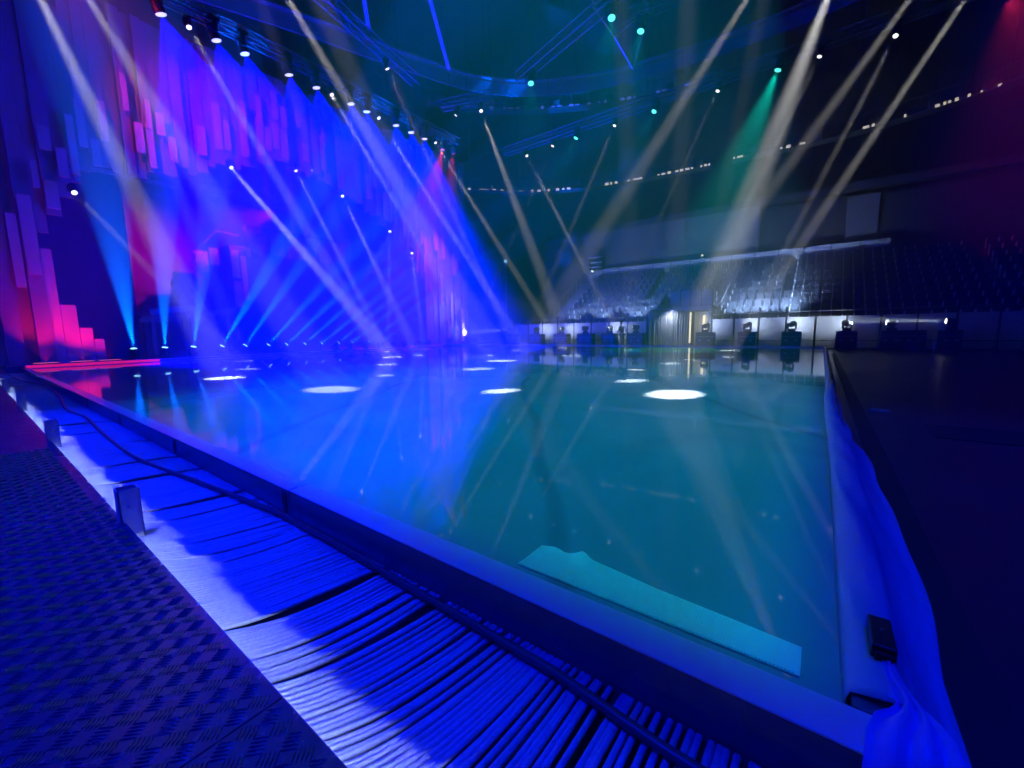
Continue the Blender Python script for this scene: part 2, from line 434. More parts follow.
# blue heads behind the portal that fill the stage with blue
for i, (y, ty) in enumerate([(12.5, 13.5), (15.8, 17.5), (19.2, 21.5)]):
    moving_head((-29, y, 12.6), (-29.5, ty, 0), 'blue wash lamp behind the portal slats, %s from the left' % ORD[i], 'blue wash heads behind the portal', 'lens_blue', 130000 * P_WASH, 66, (0, 0, 1), False, 1.1, .9, .1)

# small floods added on the barrier rail to brighten the seats
for i, (x, tx, k) in enumerate([(-16.7, -15.5, .6), (-13.8, -13.6, .7), (-11.0, -11.2, .8), (-4.3, -5.0, 1.2), (-3.0, -3.0, 1.3), (-1.65, -2.0, .9)]):
    moving_head((x, 28.35, 2.09), (tx, 35.0, 6.0), 'small added flood on the barrier rail brightening the seats, %s from the left' % ORD[i], 'added floods on the barrier rail', 'lens_dim', 1250 * k * P_STAND, 84, (.40, .60, 1), True, .45, .9, .05)

# azure uplights along the stage edge
UP = [((-23.0, 4.10, 6.95), 15), ((-23.0, 5.85, 6.94), 13), ((-23.0, 7.3, 5.04), 11), ((-23.0, 10.28, 5.06), 9), ((-23.0, 11.73, 5.04), 8), ((-23.0, 13.37, 4.5), 7.5), ((-23.0, 14.49, 4.02), 7), ((-23.0, 16.02, 4.14), 6.5),
      ((-23.0, 16.97, 3.76), 6.5), ((-23.0, 18.18, 3.84), 6), ((-23.0, 19.76, 4.08), 6), ((-23.0, 21.87, 4.22), 6), ((-23.0, 23.45, 4.18), 5.5), ((-23.0, 25.17, 4.45), 5.5), ((-23.0, 27.04, 4.58), 5), ((-23.0, 29.07, 4.28), 5)]
for i, (t, a) in enumerate(UP):
    y = [4.56, 5.63, 6.70, 7.83, 8.87, 9.99, 10.94, 11.96, 12.98, 14.07, 15.04, 16.21, 17.30, 18.38, 19.35, 20.46][i]
    moving_head((-24.3, y, .42), t, 'azure uplight standing on the stage edge, %s from the left' % ORD[i], 'azure uplights along the stage edge', 'lens_azure',
                5200 * P_AZURE * (a / 8) ** 1.1 * (1.3 if i < 3 else 3.4 if i < 13 else .7), a, (0, .11, 1), True, .85, .5, .04)

# red battens on the stage floor that light the left leg of the portal
for i, (y, ty, tz, e) in enumerate([(1.9, 2.0, 3.6, 520), (2.9, 3.0, 2.2, 330), (3.7, 3.5, 1.6, 130)]):
    t = empty('led_batten', (-23.95, y, .1), 0, 'low red batten at the foot of the left portal leg, %s from the near side' % ORD[i], 'stage light', 'red battens')
    MB().box(-.05, .05, -.35, .35, 0, .06).build('body', M['black'], t)
    MB().box(-.03, .03, -.33, .33, .06, .075).build('lens', M['lens_red'], t)
    l = bpy.data.lights.new('batten', 'SPOT'); l.energy = e; l.color = (1, .006, .08); l.spot_size = R(80); l.spot_blend = 1; l.shadow_soft_size = .05
    lo = bpy.data.objects.new('batten_light', l); COL.objects.link(lo); lo.location = (-23.95, y, .2)
    lo.rotation_mode = 'QUATERNION'; lo.rotation_quaternion = (Vector((-25, ty, tz)) - lo.location).to_track_quat('-Z', 'Y')
moving_head((-20.2, 20.9, 13), (-25.0, 23.6, 5), 'red wash lamp aimed at the right portal leg', 'red wash heads', 'lens_red', 5000, 36, (1, .0, .2), False, .9, .8, .1)
moving_head((-17.5, 1.0, 12.5), (-25, 9.5, 10.5), 'magenta wash lamp aimed at the portal slats over the opening', 'red wash heads', 'lens_off', 5500, 52, (1, .02, .22), False, .9, .9, .1)
moving_head((-27.5, 12.8, 8.79), (-35.5, 6.5, 5.5), 'magenta wash lamp behind the portal aimed at the backdrop', 'red wash heads', 'lens_off', 5200, 60, (.8, .0, .6), False, .9, .9, .1)
moving_head((4.6, 24.3, 13), (11.5, 38, 10), 'faint red wash lamp at the right end of the far cross truss', 'red wash heads', 'lens_off', 2600, 60, (1, .02, .12), False, .9, .9, .1)

# ------------------------------------------------------------------ rink
ice = MB().box(-23.4, .13, 1.375, 26.15, -.15, 0).build('ice_sheet', M['ice'])
tag(ice, 'wide wet ice sheet of the rink mirroring the beams', 'ice')

kerb = empty('rink_kerb', (0, 0, 0), 0, 'dark board kerb along the near long edge of the rink', 'kerb')
xs = [.30, -2.84, -5.3, -7.8, -10.3, -12.8, -15.3, -17.8, -20.3, -23.4]
for i in range(len(xs) - 1):
    MB().box(xs[i + 1] + .006, xs[i] - .006, 1.225, 1.368, -.15, .044).build('kerb_board', M['kerb'], kerb)
    MB().box(xs[i + 1] + .006, xs[i] - .006, 1.222, 1.368, .044, .052).build('top_cap', M['cap'], kerb, bevel=.003)
    x = xs[i] - .006
    MB().box(x - .09, x - .03, 1.218, 1.225, -.12, .02).build('joint_plate', M['blackmetal'], kerb)
rk = empty('rink_kerb', (0, 0, 0), 0, 'board kerb under the plastic film along the right edge of the rink', 'kerb')
for i in range(10):
    y0 = 1.372 + i * 2.478
    MB().box(.135, .245, y0 + .005, y0 + 2.473, -.15, .05).build('kerb_board', M['kerb'], rk, bevel=.006)
fk = empty('rink_kerb', (0, 0, 0), 0, 'white board kerb along the far end of the rink', 'kerb')
for i in range(9):
    x0 = -23.4 + i * 2.62
    MB().box(x0 + .005, x0 + 2.615, 26.155, 26.3, -.15, .07).build('kerb_board', M['kerbwhite'], fk, bevel=.006)

# stage platform with its pale rim and the coloured light strip on it
stage = empty('stage', (0, 0, 0), 0, 'low stage platform along the left side of the rink', 'stage')
MB().box(-45.8, -23.55, .9, 30, -.15, .1).build('platform', M['setdark'], stage)
for i in range(10):
    y0 = 1.3 + i * 2.5
    MB().box(-23.55, -23.41, y0 + .004, y0 + 2.496, -.15, .13).build('rim_board', M['kerbwhite'], stage)
def strip_mat(name, c, e):
    return mat(name, c, .4, emit=c, estr=e)
MB().box(-23.41, -23.40, 1.35, 5.2, .03, .12).build('light_strip', strip_mat('strip_red', (1, .01, .09), .9), stage)
MB().box(-23.41, -23.40, 5.2, 24.5, .03, .10).build('light_strip', strip_mat('strip_blue', (.015, .01, .8), .35), stage)

# ------------------------------------------------------------------ cooling pipes in the trench
def bow(x):
    """how far the pipes drift along the trench between the deck and the kerb"""
    return .03 + .21 * min(1, max(0, (-x - .55) / .6)) + .27 * min(1, max(0, (-x - 1.6) / 1.4))
def pipe_path(x, g, seg):
    pts = []
    gx, gz, gs = g
    for i in range(seg + 1):
        u = i / seg
        y = .30 + u * .915
        uu = max(0, (y - .42) / .80)
        A = bow(x) + gs
        dx = A * (1 - math.exp(-3.4 * uu)) - (.13 * min(1, max(0, (-x - 1.8) / 1.4))) * uu * uu - .25 * A * max(0, (.42 - y)) / .12
        zz = -.122 + gz * math.sin(PI * min(1, max(0, uu))) ** 2
        if u > .88: zz -= (u - .88) * .12
        pts.append((x + dx + gx * math.sin(PI * uu), y, max(zz, -.139)))
    return pts
pm = empty('cooling_mat', (0, 0, 0), 0, 'frosted cooling pipes laid side by side between the deck and the kerb', 'pipe mat')
rest = MB()
x = .26; n = 0; gi = 0; left = 0
g = (0, 0, 0)
while x > -23.2:
    if left == 0:
        left = random.choice([9, 12, 14, 16, 22])
        amp = min(1, max(0.1, (-x) / 2.5))
        g = (random.uniform(-.03, .03) * amp, random.uniform(.0, .03) * amp, random.uniform(-.06, .06) * amp)
        x -= .006 * amp
    left -= 1
    gg = (g[0] + random.uniform(-.003, .003), g[1] + random.uniform(0, .006), g[2] + random.uniform(-.012, .012) + (.02 if left == 0 else 0))
    if n < 300:
        MB().tube(pipe_path(x, gg, 16), .0112, 6, cap=False).build('pipe', M['pipe'], pm, True)
        x -= .0285
    else:
        rest.tube(pipe_path(x, gg, 9), .0125 if n < 520 else .016, 5, cap=False)
        x -= .0275 if n < 520 else .034
    n += 1
tag(rest.build('pipe_field', M['pipe'], pm, True), kind='stuff')

hose_pts = [(-23.4, .84), (-18.4, .905), (-15.9, 1.17), (-12.6, 1.10), (-10.65, .973), (-9.67, .939), (-8.81, 1.0), (-7.31, .943), (-5.76, .905), (-5.08, .925), (-4.43, .992), (-3.98, 1.042), (-3.15, 1.12),
            (-2.85, 1.15), (-2.03, 1.15), (-1.57, 1.135), (-.87, 1.118), (-.66, 1.11), (-.36, 1.075), (-.19, 1.062), (.4, 1.04)]
hp = []
for i in range(len(hose_pts) - 1):
    a = hose_pts[max(i - 1, 0)]; b = hose_pts[i]; c = hose_pts[i + 1]; d = hose_pts[min(i + 2, len(hose_pts) - 1)]
    for k in range(5):
        t = k / 5
        f = lambda j: .5 * (2 * b[j] + (c[j] - a[j]) * t + (2 * a[j] - 5 * b[j] + 4 * c[j] - d[j]) * t * t + (3 * b[j] - a[j] - 3 * c[j] + d[j]) * t ** 3)
        hp.append((f(0), f(1), -.083))
hose = MB().tube(hp, .017, 8).build('cable', M['cable'], None, True)
tag(hose, 'long dark hose winding over the cooling pipes beside the kerb', 'hose')

# ------------------------------------------------------------------ tread plate deck
deck = empty('deck', (0, 0, 0), 0, 'tread plate deck along the trench at the lower left', 'deck')
px = [1.2, -1.25, -3.75, -6.25, -8.75, -11.25, -13.75, -16.25, -18.75, -21.25, -23.4]
def bars(x0, x1, y0, y1):
    """five bar tread pattern, raised ridges"""
    mb = MB(); c = .062
    nx = int((x1 - x0) / c); ny = int((y1 - y0) / c)
    for i in range(nx):
        for j in range(ny):
            cx = x0 + (i + .5) * c; cy = y0 + (j + .5) * c
            ang = R(45) if (i + j) % 2 == 0 else R(-45)
            ca, sa = math.cos(ang), math.sin(ang)
            for k in range(5):
                o = (k - 2) * .0115
                L = .024; w = .0030; h = .0042
                P = [(-L, o, 0), (0, o - w, 0), (L, o, 0), (0, o + w, 0), (-L * .55, o, h), (L * .55, o, h)]
                mb.add([(cx + ca * a - sa * b, cy + sa * a + ca * b, z + .0002) for a, b, z in P],
                       [(0, 1, 5, 4), (1, 2, 5), (2, 3, 5), (3, 0, 4, 5)])
    return mb
for i in range(len(px) - 1):
    pl = MB().box(px[i + 1] + .002, px[i] - .002, -3.0, .472, -.03, 0).build('deck_plate', M['deck'], deck, bevel=.003)
    if px[i] > -6.3 and i > 0 or i == 0:
        b = bars(max(px[i + 1] + .01, -6.2), min(px[i] - .01, .1), -1.1 if i < 2 else -.7, .465)
        tag(b.build('tread_bars', M['deck'], pl), kind='stuff')
MB().box(-23.4, 1.2, .462, .472, -.0705, -.03).build('light_cut_lip', M['deck'], deck)
# white light strip assumed under the deck: the lip is added to cut its light off a hand's breadth from the deck
sx = [1.2, -.6, -2.6, -5.0, -8.0, -12.0, -17.0, -23.3]
for a, b in zip(sx, sx[1:]):
    MB().box(b + .01, a - .01, .268, .276, -.042, -.034).build('light_strip', M['lens_white'], deck)
    l = bpy.data.lights.new('edge_strip', 'AREA'); l.shape = 'RECTANGLE'; l.size = a - b; l.size_y = .005
    l.energy = P_EDGE * (a - b); l.color = (.55, .74, 1)
    lo = bpy.data.objects.new('edge_strip_light', l); COL.objects.link(lo); lo.location = ((a + b) / 2, .280, -.040)
    lo.rotation_mode = 'QUATERNION'; lo.rotation_quaternion = Vector((0, .94, -.33)).to_track_quat('-Z', 'Y')
for x in (-22, -16, -10, -5.5, -1.2):
    MB().box(x - .03, x + .03, -2.5, .25, -.14, -.03).build('bearer', M['blackmetal'], deck)

PX = [(-3.30, 0), (-6.78, 0), (-10.7, 0), (-14.7, 0), (-18.8, 0)]
for i, (x, _) in enumerate(PX):
    t = empty('deck_post', (x, .50, -.11), 0, 'square aluminium post socket at the edge of the tread plate deck, %s from the camera' % ORD[i], 'post', 'post sockets along the deck edge')
    w = .05
    tube = MB()
    for (a, b, c, d) in ((-w, w, -w, -w + .006), (-w, w, w - .006, w), (-w, -w + .006, -w, w), (w - .006, w, -w, w)):
        tube.box(a, b, c, d, 0, .31)
    tube.build('socket', M['alu'], t)
    MB().box(-w - .035, -w - .004, -.04, .04, .08, .30).build('clamp', M['blackmetal'], t, bevel=.004)
    MB().lathe([(.014, 0), (.014, .02)], 6, 0, 'X', (w, 0, .2)).build('bolt', M['steel'], t)

# ------------------------------------------------------------------ ribbed mat frozen onto the ice
out = [(-1.085, 1.466), (-1.066, 1.677), (-1.013, 1.689), (-.948, 1.677), (-.875, 1.715), (-.823, 1.699), (-.477, 1.652), (-.2, 1.632), (.02, 1.614), (.016, 1.474), (-.3, 1.470), (-.7, 1.468)]
im = empty('ice_mat', (0, 0, 0), 0, 'pale ribbed mat lying on the ice beside the near kerb', 'mat')
nxm = 150
def top_edge(x):
    pts = [(-1.066, 1.677), (-1.013, 1.689), (-.948, 1.677), (-.875, 1.715), (-.823, 1.699), (-.477, 1.652), (-.2, 1.632), (.02, 1.614)]
    for a, b in zip(pts, pts[1:]):
        if a[0] <= x <= b[0]: return a[1] + (b[1] - a[1]) * (x - a[0]) / (b[0] - a[0])
    return pts[0][1] if x < pts[0][0] else pts[-1][1]
mb = MB(); vs = []; fs = []
for i in range(nxm + 1):
    x = -1.085 + 1.10 * i / nxm
    yt = 1.466 + (top_edge(x) - 1.466) * (1 if x > -1.066 else (x + 1.085) / .019 + .02)
    for j in range(9):
        v = j / 8
        curl = .018 * math.exp(-((x + .86) / .035) ** 2) * max(0, v - .6) * 2.5 + .006 * math.exp(-((x + 1.0) / .05) ** 2) * max(0, v - .7) * 3
        vs.append((x, 1.466 + (yt - 1.466) * v, .006 + curl))
for i in range(nxm):
    for j in range(8):
        a = i * 9 + j; fs.append((a, a + 9, a + 10, a + 1))
mb.add(vs, fs)
b = mb.build('backing', M['mat'], im); sm = b.modifiers.new('s', 'SOLIDIFY'); sm.thickness = .005; sm.offset = -1
rb = MB()
for i in range(105):
    x = -1.075 + i * .0103
    yt = top_edge(x)
    rb.box(x - .0028, x + .0028, 1.470, yt - .006, .005, .0095)
tag(rb.build('ribs', M['mat'], im), kind='stuff')

# ------------------------------------------------------------------ plastic film over the right kerb
def film_mesh():
    rnd = random.Random(3)
    ys = []; y = 1.42
    while y < 26.1:
        ys.append(y); y += .035 + .012 * (y - 1.4)
    ph = [(rnd.uniform(.6, 5.5), rnd.uniform(0, 6.3), rnd.uniform(.2, 1)) for _ in range(8)]
    def wob(y, s): return sum(a * math.sin(y * f + p + s * 2.1) for f, p, a in ph) / 4
    prof = [(.118, -.002), (.124, .03), (.132, .062), (.165, .075), (.205, .07), (.25, .058), (.275, .02), (.30, -.03), (.34, -.085), (.38, -.12), (.41, -.142), (.45, -.146)]
    vs = []; fs = []; n = len(prof)
    for y in ys:
        up = .09 * math.exp(-((y - 6.6) / 2.8) ** 2) + .07 * (1 if y > 9 else max(0, (y - 7) / 2))
        nar = 1 if y < 4.5 else max(.45, 1 - (y - 4.5) * .22)
        for j, (px_, pz) in enumerate(prof):
            u = j / (n - 1)
            bell = math.sin(PI * min(1, u * 1.15)) if u * 1.15 < 1 else 0
            crease = .026 * math.sin(y * 9 * (.6 + .4 * u) + 7 * u + wob(y, 1) * 4) * (.3 + u)
            x = px_ * 1.0
            if px_ > .2: x = .2 + (px_ - .2) * nar * (1 + .35 * wob(y, 0)) + .02 * wob(y * .6, 3)
            x -= .10 * math.exp(-((y - 6.4) / 2.2) ** 2) * bell * (1 - u)
            z = pz + up * bell + (crease * bell * 1.2 if 0 < u < .95 else 0)
            if j >= n - 2: z = max(pz, -.147)
            vs.append((x, y, max(z, -.147) if px_ > .25 else max(z, .056 if px_ > .13 else -.002)))
    for i in range(len(ys) - 1):
        for j in range(n - 1):
            a = i * n + j; fs.append((a, a + 1, a + n + 1, a + n))
    return MB().add(vs, fs)
fl = film_mesh().build('plastic_film', M['film'], None, True)
sm = fl.modifiers.new('s', 'SOLIDIFY'); sm.thickness = .002
tag(fl, 'crumpled plastic film draped over the right kerb of the rink', 'film')

cb = empty('kerb_clamp', (.215, 1.66, .07), 0, 'small black box clamped on the film at the near right corner', 'clamp')
MB().box(-.03, .03, -.085, .085, 0, .06).build('body', M['black'], cb, bevel=.006)
MB().box(-.022, .022, -.1, -.085, .012, .045).build('cable_gland', M['rubber'], cb, bevel=.004)
MB().lathe([(.006, .06), (.006, .066)], 8).build('button', M['steel'], cb)
# strip of film twisted out of the clamp and bunched over the corner
def bunch():
    rows = [((.222, 1.575, .09), .016), ((.232, 1.52, .078), .020), ((.248, 1.47, .07), .026), ((.262, 1.43, .068), .034), ((.262, 1.385, .072), .05), ((.252, 1.335, .078), .075),
            ((.246, 1.275, .075), .09), ((.243, 1.215, .05), .095), ((.242, 1.19, -.02), .10), ((.24, 1.185, -.09), .11)]
    mb = MB(); vs = []; fs = []; n = 17
    for i, (c, w) in enumerate(rows):
        for j in range(n):
            u = j / (n - 1) * 2 - 1
            f = .012 * math.cos(u * 9 + i * .7) * (1 if i > 1 else .4)
            if i < 7: vs.append((c[0] + u * w, c[1] + .01 * math.sin(u * 4 + i), c[2] + f + .010 - .012 * u * u))
            else: vs.append((c[0] + u * w, c[1] - f - .012, c[2] + .004))
    for i in range(len(rows) - 1):
        for j in range(n - 1):
            a = i * n + j; fs.append((a, a + 1, a + n + 1, a + n))
    return mb.add(vs, fs)
bu = bunch().build('film_bunch', M['strap'], None, True)
s_ = bu.modifiers.new('s', 'SOLIDIFY'); s_.thickness = .003
tag(bu, 'twisted strip of film bunched over the near right rink corner', 'film')

rn = MB().box(.42, .575, 1.0, 24, ZF, ZF + .006)  # flat black strip along the film
tag(rn.build('floor_strip', M['rubber']), 'flat black strip on the floor along the outer side of the film', 'runner')
fm = MB().box(1.1, 2.3, 6.35, 7.15, ZF, ZF + .012)  # thin black patch lying on the floor
tag(fm.build('floor_patch', M['rubber']), 'flat black patch on the dark floor right of the rink', 'floor plate')
cst = MB()
for k in range(4): cst.beam((.62 + .02 * k, 7.9 + k * .05, ZF + .012), (.86, 7.86 + k * .04, ZF + .012), .03, .02)
tag(cst.build('cable_ramp', M['alu']), 'small metal strip lying on the floor beside the film', 'strip')

# ------------------------------------------------------------------ stage portal of hanging slats
portal = empty('stage_portal', (-25, 0, 0), 0, 'stepped portal of hanging red slats framing the stage opening', 'stage set')
ZIN = [(1.0, .1), (2.3, .1), (2.45, .1), (2.9, .1), (3.6, .1), (3.75, 7.7), (4.7, 8.3), (5.8, 8.2), (7.5, 8.95), (8.9, 9.5), (10.6, 10.1), (12, 10.6), (13.3, 10.5), (14.1, 10.5), (14.7, 10.2), (15.8, 9.65),
       (17, 9.5), (18.5, 8.8), (19.5, 7.9), (20.6, 6.8), (21.3, 5.9), (22.0, 5.2), (22.4, .1), (27, .1)]
def zin(y):
    for a, b in zip(ZIN, ZIN[1:]):
        if a[0] <= y <= b[0]: return a[1] + (b[1] - a[1]) * (y - a[0]) / (b[0] - a[0])
    return .1
rs = random.Random(11)
LEG = [(.0, 6.0), (2.42, 4.9), (2.6, 2.65), (2.9, 2.4), (3.1, 1.73), (3.4, 1.3), (3.75, .85)]
y = -1.2; k = 0
while y < 26.6:
    w = rs.uniform(.30, .46)
    yc = y + w / 2
    zb = zin(yc) + (rs.uniform(-.1, .25) if zin(yc) > 1 else 0)
    zt = 15.0 if yc > 3.7 else 14.0
    if yc < 3.7 and yc > 2.3:          # the inner edge of the left leg: a stub that stands on the stage, and hanging slats above
        h = .9
        for a, b in zip(LEG, LEG[1:]):
            if a[0] <= yc <= b[0]: h = a[1] + (b[1] - a[1]) * (yc - a[0]) / (b[0] - a[0])
        MB().box(-.07, .07, y + .006, y + w - .006, .1, h).build('slat', M['slat'], portal)
        zb = 5.0 + (yc - 2.3) * 1.9
    dx = rs.uniform(-.22, .22)
    mb = MB().box(dx - .06, dx + .06, y + .006, y + w - .006, zb, zt)
    mb.build('slat', M['slat2'], portal)
    # shorter slats in front, brighter, at odd heights
    if rs.random() < .62:
        a = zb + rs.uniform(-.05, 1.0); L = rs.uniform(.9, 2.3)
        if zb < 1: a = rs.uniform(.1, 7.5); L = rs.uniform(1.2, 3.0)
        MB().box(.26, .36, y + .04, y + w - .05, a, a + L).build('slat', M['slat'], portal)
    if rs.random() < .3 and zb > 1:
        a = zb + rs.uniform(1.5, 2.6); L = rs.uniform(.7, 1.6)
        MB().box(.42, .50, y + .06, y + w - .08, a, a + L).build('slat', M['slat'], portal)
    y += w
portal.location = (-25, 0, 0)

# narrow strips hanging right of the portal and a thin pole with a faint lamp
hs = empty('hanging_strips', (-27.5, 31, 2.2), 0, 'thin pale strips hanging behind the right portal leg', 'stage set')
for i in range(13):
    a = rs.uniform(0, 3.2)
    MB().box(i * .3 - .04 + rs.uniform(-.1, .1), i * .3 + .04, -.02, .02, a, a + rs.uniform(.8, 2.2)).build('strip', M['slat'], hs)
MB().box(-.2, 4.0, -.02, .02, 5.35, 5.42).build('rail', M['blackmetal'], hs)
pp = empty('lamp_pole', (-23.8, 31, ZF), 0, 'thin upright pole with a small pale green lamp at the far stage end', 'pole')
MB().tube([(0, 0, 0), (0, 0, 7.6)], .035, 8).build('pole', M['steel'], pp)
MB().box(-.2, .2, -.2, .2, 0, .03).build('foot', M['blackmetal'], pp)
MB().lathe([(.05, 7.5), (.14, 7.55), (.14, 7.75), (.05, 7.8)], 12).build('lamp', mat('lens_green', (.4, .8, .6), .3, emit=(.35, .9, .7), estr=.8), pp)

# ------------------------------------------------------------------ stage set behind the opening
bd = MB().box(-36.2, -36, -4, 34, .1, 15).build('backdrop', M['backdrop'])
tag(bd, 'dark magenta backdrop cloth at the rear of the stage', 'backdrop')
pf = empty('set_platform', (-30, 8.2, .1), 0, 'sloping timber platform with planks on the stage', 'stage set')
for i in range(7):
    MB().beam((-.9 + i * .28, -2.3, 2.0 + .02 * (i % 3)), (-.9 + i * .28, 2.3, 2.62 + .03 * (i % 2)), .26, .10).build('plank', M['wood'], pf)
MB().beam((.95, -2.4, 1.85), (.95, 2.2, 2.45), .10, .22).build('front_board', M['wood'], pf)
MB().beam((.8, -1.9, 2.35), (.8, 0.1, 2.62), .12, .3).build('green_board', M['setgreen'], pf)
for (a, b) in ((-1.8, 1.9), (0, 2.1), (1.8, 2.35)):
    MB().box(-.8, -.6, a - .1, a + .1, 0, b).build('leg', M['wood'], pf)
    MB().box(.6, .8, a - .1, a + .1, 0, b - .05).build('leg', M['wood'], pf)
def rock():
    mb = MB(); r_ = random.Random(5); n = 10; rows = 8; vs = []; fs = []
    for i in range(rows):
        z = i / (rows - 1)
        for j in range(n):
            a = 2 * PI * j / n; rr = (1.15 - .62 * z) * r_.uniform(.82, 1.15)
            vs.append((rr * math.cos(a) * .8, rr * math.sin(a) * .9, z * 2.3 + r_.uniform(-.1, .1) * (0 < i)))
    for i in range(rows - 1):
        for j in range(n): fs.append((i * n + j, i * n + (j + 1) % n, (i + 1) * n + (j + 1) % n, (i + 1) * n + j))
    fs.append(tuple((rows - 1) * n + j for j in range(n))); fs.append(tuple(reversed(range(n))))
    return mb.add(vs, fs)
ro = rock().build('set_rock', M['setstone']); ro.location = (-30.2, 8.3, 2.45)
tag(ro, 'grey carved rock shape standing on the sloping timber platform', 'stage set')
hg = empty('hanging_sign', (-30, 9.2, 7.4), 0, 'pink painted board with round bumps hung from a thin boom', 'stage set')
MB().box(-.05, .05, -.32, .32, -2.5, -1.25).build('board', M['setpink'], hg, bevel=.03)
for k in range(3): MB().lathe([(.02, -.12), (.1, -.1), (.12, 0), (.1, .1), (.02, .12)], 10, 0, 'X', (0, -.36, -1.45 - k * .42)).build('bump', M['setpink'], hg)
MB().beam((0, -.15, -1.25), (0, .9, .1), .035).build('boom', M['rope'], hg)
MB().beam((0, .9, .1), (0, 2.1, -.05), .035).build('boom', M['rope'], hg)
MB().box(-.04, .04, .38, .9, -2.0, -1.0).build('board', M['setblue'], hg, bevel=.02)
tw = empty('set_tower', (-30.5, 11.2, .1), 0, 'dark set tower with coloured panels right of the hung pink board', 'stage set')
MB().box(-.7, .7, -.55, .7, 0, 6.6).build('body', M['setdark'], tw)
MB().box(.7, .78, -.5, -.1, 4.6, 6.3).build('panel', M['setgreen'], tw)
MB().box(.7, .80, .0, .3, 3.2, 6.0).build('panel', M['setpink'], tw)
MB().box(.7, .76, -.5, -.05, 2.8, 4.4).build('panel', M['slat'], tw)
MB().box(.7, .78, .4, .65, 6.0, 6.5).build('panel', M['setblue'], tw)
wl = empty('set_flat', (-31, 13.5, .1), 0, 'tall dark set wall at the right of the stage opening', 'stage set')
MB().box(-.3, .3, -1.4, 6, 0, 8.2).build('wall_body', M['setdark'], wl)
for k in range(6): MB().box(.3, .36, -1.2 + k * 1.15, -.2 + k * 1.15, 6.4, 8.0).build('panel', M['slat2'], wl)
lw = empty('set_flat', (-29.5, 4.2, .1), 0, 'dark tall set wall with timber panels at the left of the stage opening', 'stage set')
MB().box(-.3, .3, -2.6, 1.6, 0, 9.6).build('wall_body', M['setdark'], lw)
MB().box(.3, .34, -2.0, 1.2, 1.2, 1.9).build('panel', M['setdark'], lw)
for i, (a, b) in enumerate([((-29, 7.6, 2.8), (-29, 11.2, 10.5)), ((-29, 7.4, 2.8), (-29, 9.9, 9.0)), ((-29, 7.2, 10.6), (-29, 11.6, 7.4))]):
    tag(MB().tube([a, b], .013, 6).build('rigging_line', M['truss']), 'thin rigging line crossing the stage opening, %s from the left' % ORD[i], 'rope')

# ------------------------------------------------------------------ grandstand at the far end
NR = 10; ROW0 = 29.0; RD = .80; RH = .47; ZB = 1.15
gs = empty('grandstand', (0, 0, 0), 0, 'stepped grandstand tiers across the far end of the hall', 'grandstand')
for r in range(NR):
    y0 = ROW0 + r * RD; z = ZB + r * RH
    if r < 4:
        MB().box(-17.6, -9.6, y0, y0 + RD, ZF, z).build('tier', M['concrete'], gs)
        MB().box(-5.2, 9.5, y0, y0 + RD, ZF, z).build('tier', M['concrete'], gs)
    else:
        MB().box(-17.6, 9.5, y0, y0 + RD, ZF, z).build('tier', M['concrete'], gs)
def seat_mesh():
    mb = MB()
    mb.box(-.205, .205, .03, .07, .30, .80, 0)                 # back
    mb.box(-.19, .19, -.10, .02, .36, .70, 0)                  # folded seat
    mb.box(-.245, -.215, -.16, .07, .0, .62, 1)                # standard
    mb.box(-.245, -.215, -.20, .05, .60, .645, 1)              # arm
    return mb
SM = seat_mesh()
ME_SEAT = SM.mesh('stadium_seat', [M['seat'], M['seatside']])
restseat = MB(); ns = 0; cand = []
for r in range(NR):
    for c in range(52):
        x = -16.9 + c * .5
        if r < 4 and -9.8 < x < -5.0: continue
        if -.05 < (x + 1.9) % 9.0 < .5 and r > 3: continue
        cand.append((r, c, x, ROW0 + r * RD + .45, ZB + r * RH))
cand.sort(key=lambda p: abs(p[2] + 6) + .9 * (p[3] - 29))
for i, (row, c, x, y, z) in enumerate(cand):
    side = '%s place from the left stair' % ordinal(c)
    if i < 300:
        s = inst('stadium_seat', ME_SEAT, None, (x, y, z))
        tag(s, 'dark folded stadium seat, %s row from the front, %s' % (ORD[row], side), 'seat', 'seats of the far grandstand')
    else:
        b = len(restseat.v)
        restseat.v.extend([(a + x, bb + y, c + z) for a, bb, c in SM.v])
        restseat.f.extend([tuple(q + b for q in f) for f in SM.f]); restseat.mi.extend(SM.mi)
tag(restseat.build('stadium_seats', [M['seat'], M['seatside']]), 'dark folded stadium seats toward both sides of the far grandstand', 'seats', None, 'stuff')

# stair aisle on the stand's left edge
st = empty('stand_stair', (-18.2, 0, 0), 0, 'pale stepped stair up the left edge of the grandstand', 'stair')
for k in range(20):
    y0 = 28.9 + k * .4; z = .75 + k * .25
    MB().box(-.65, .58, y0, y0 + .42, ZF if k < 3 else z - .6, z).build('step', M['parapet'], st)
for k in range(0, 20, 2):
    y0 = 29.0 + k * .4; z = .75 + k * .25
    MB().tube([(-.6, y0, z), (-.6, y0, z + .95)], .025, 6).build('rail_post', M['steel'], st)
MB().tube([(-.6, 28.95, 1.65), (-.6, 36.7, 6.5)], .028, 6).build('hand_rail', M['steel'], st)

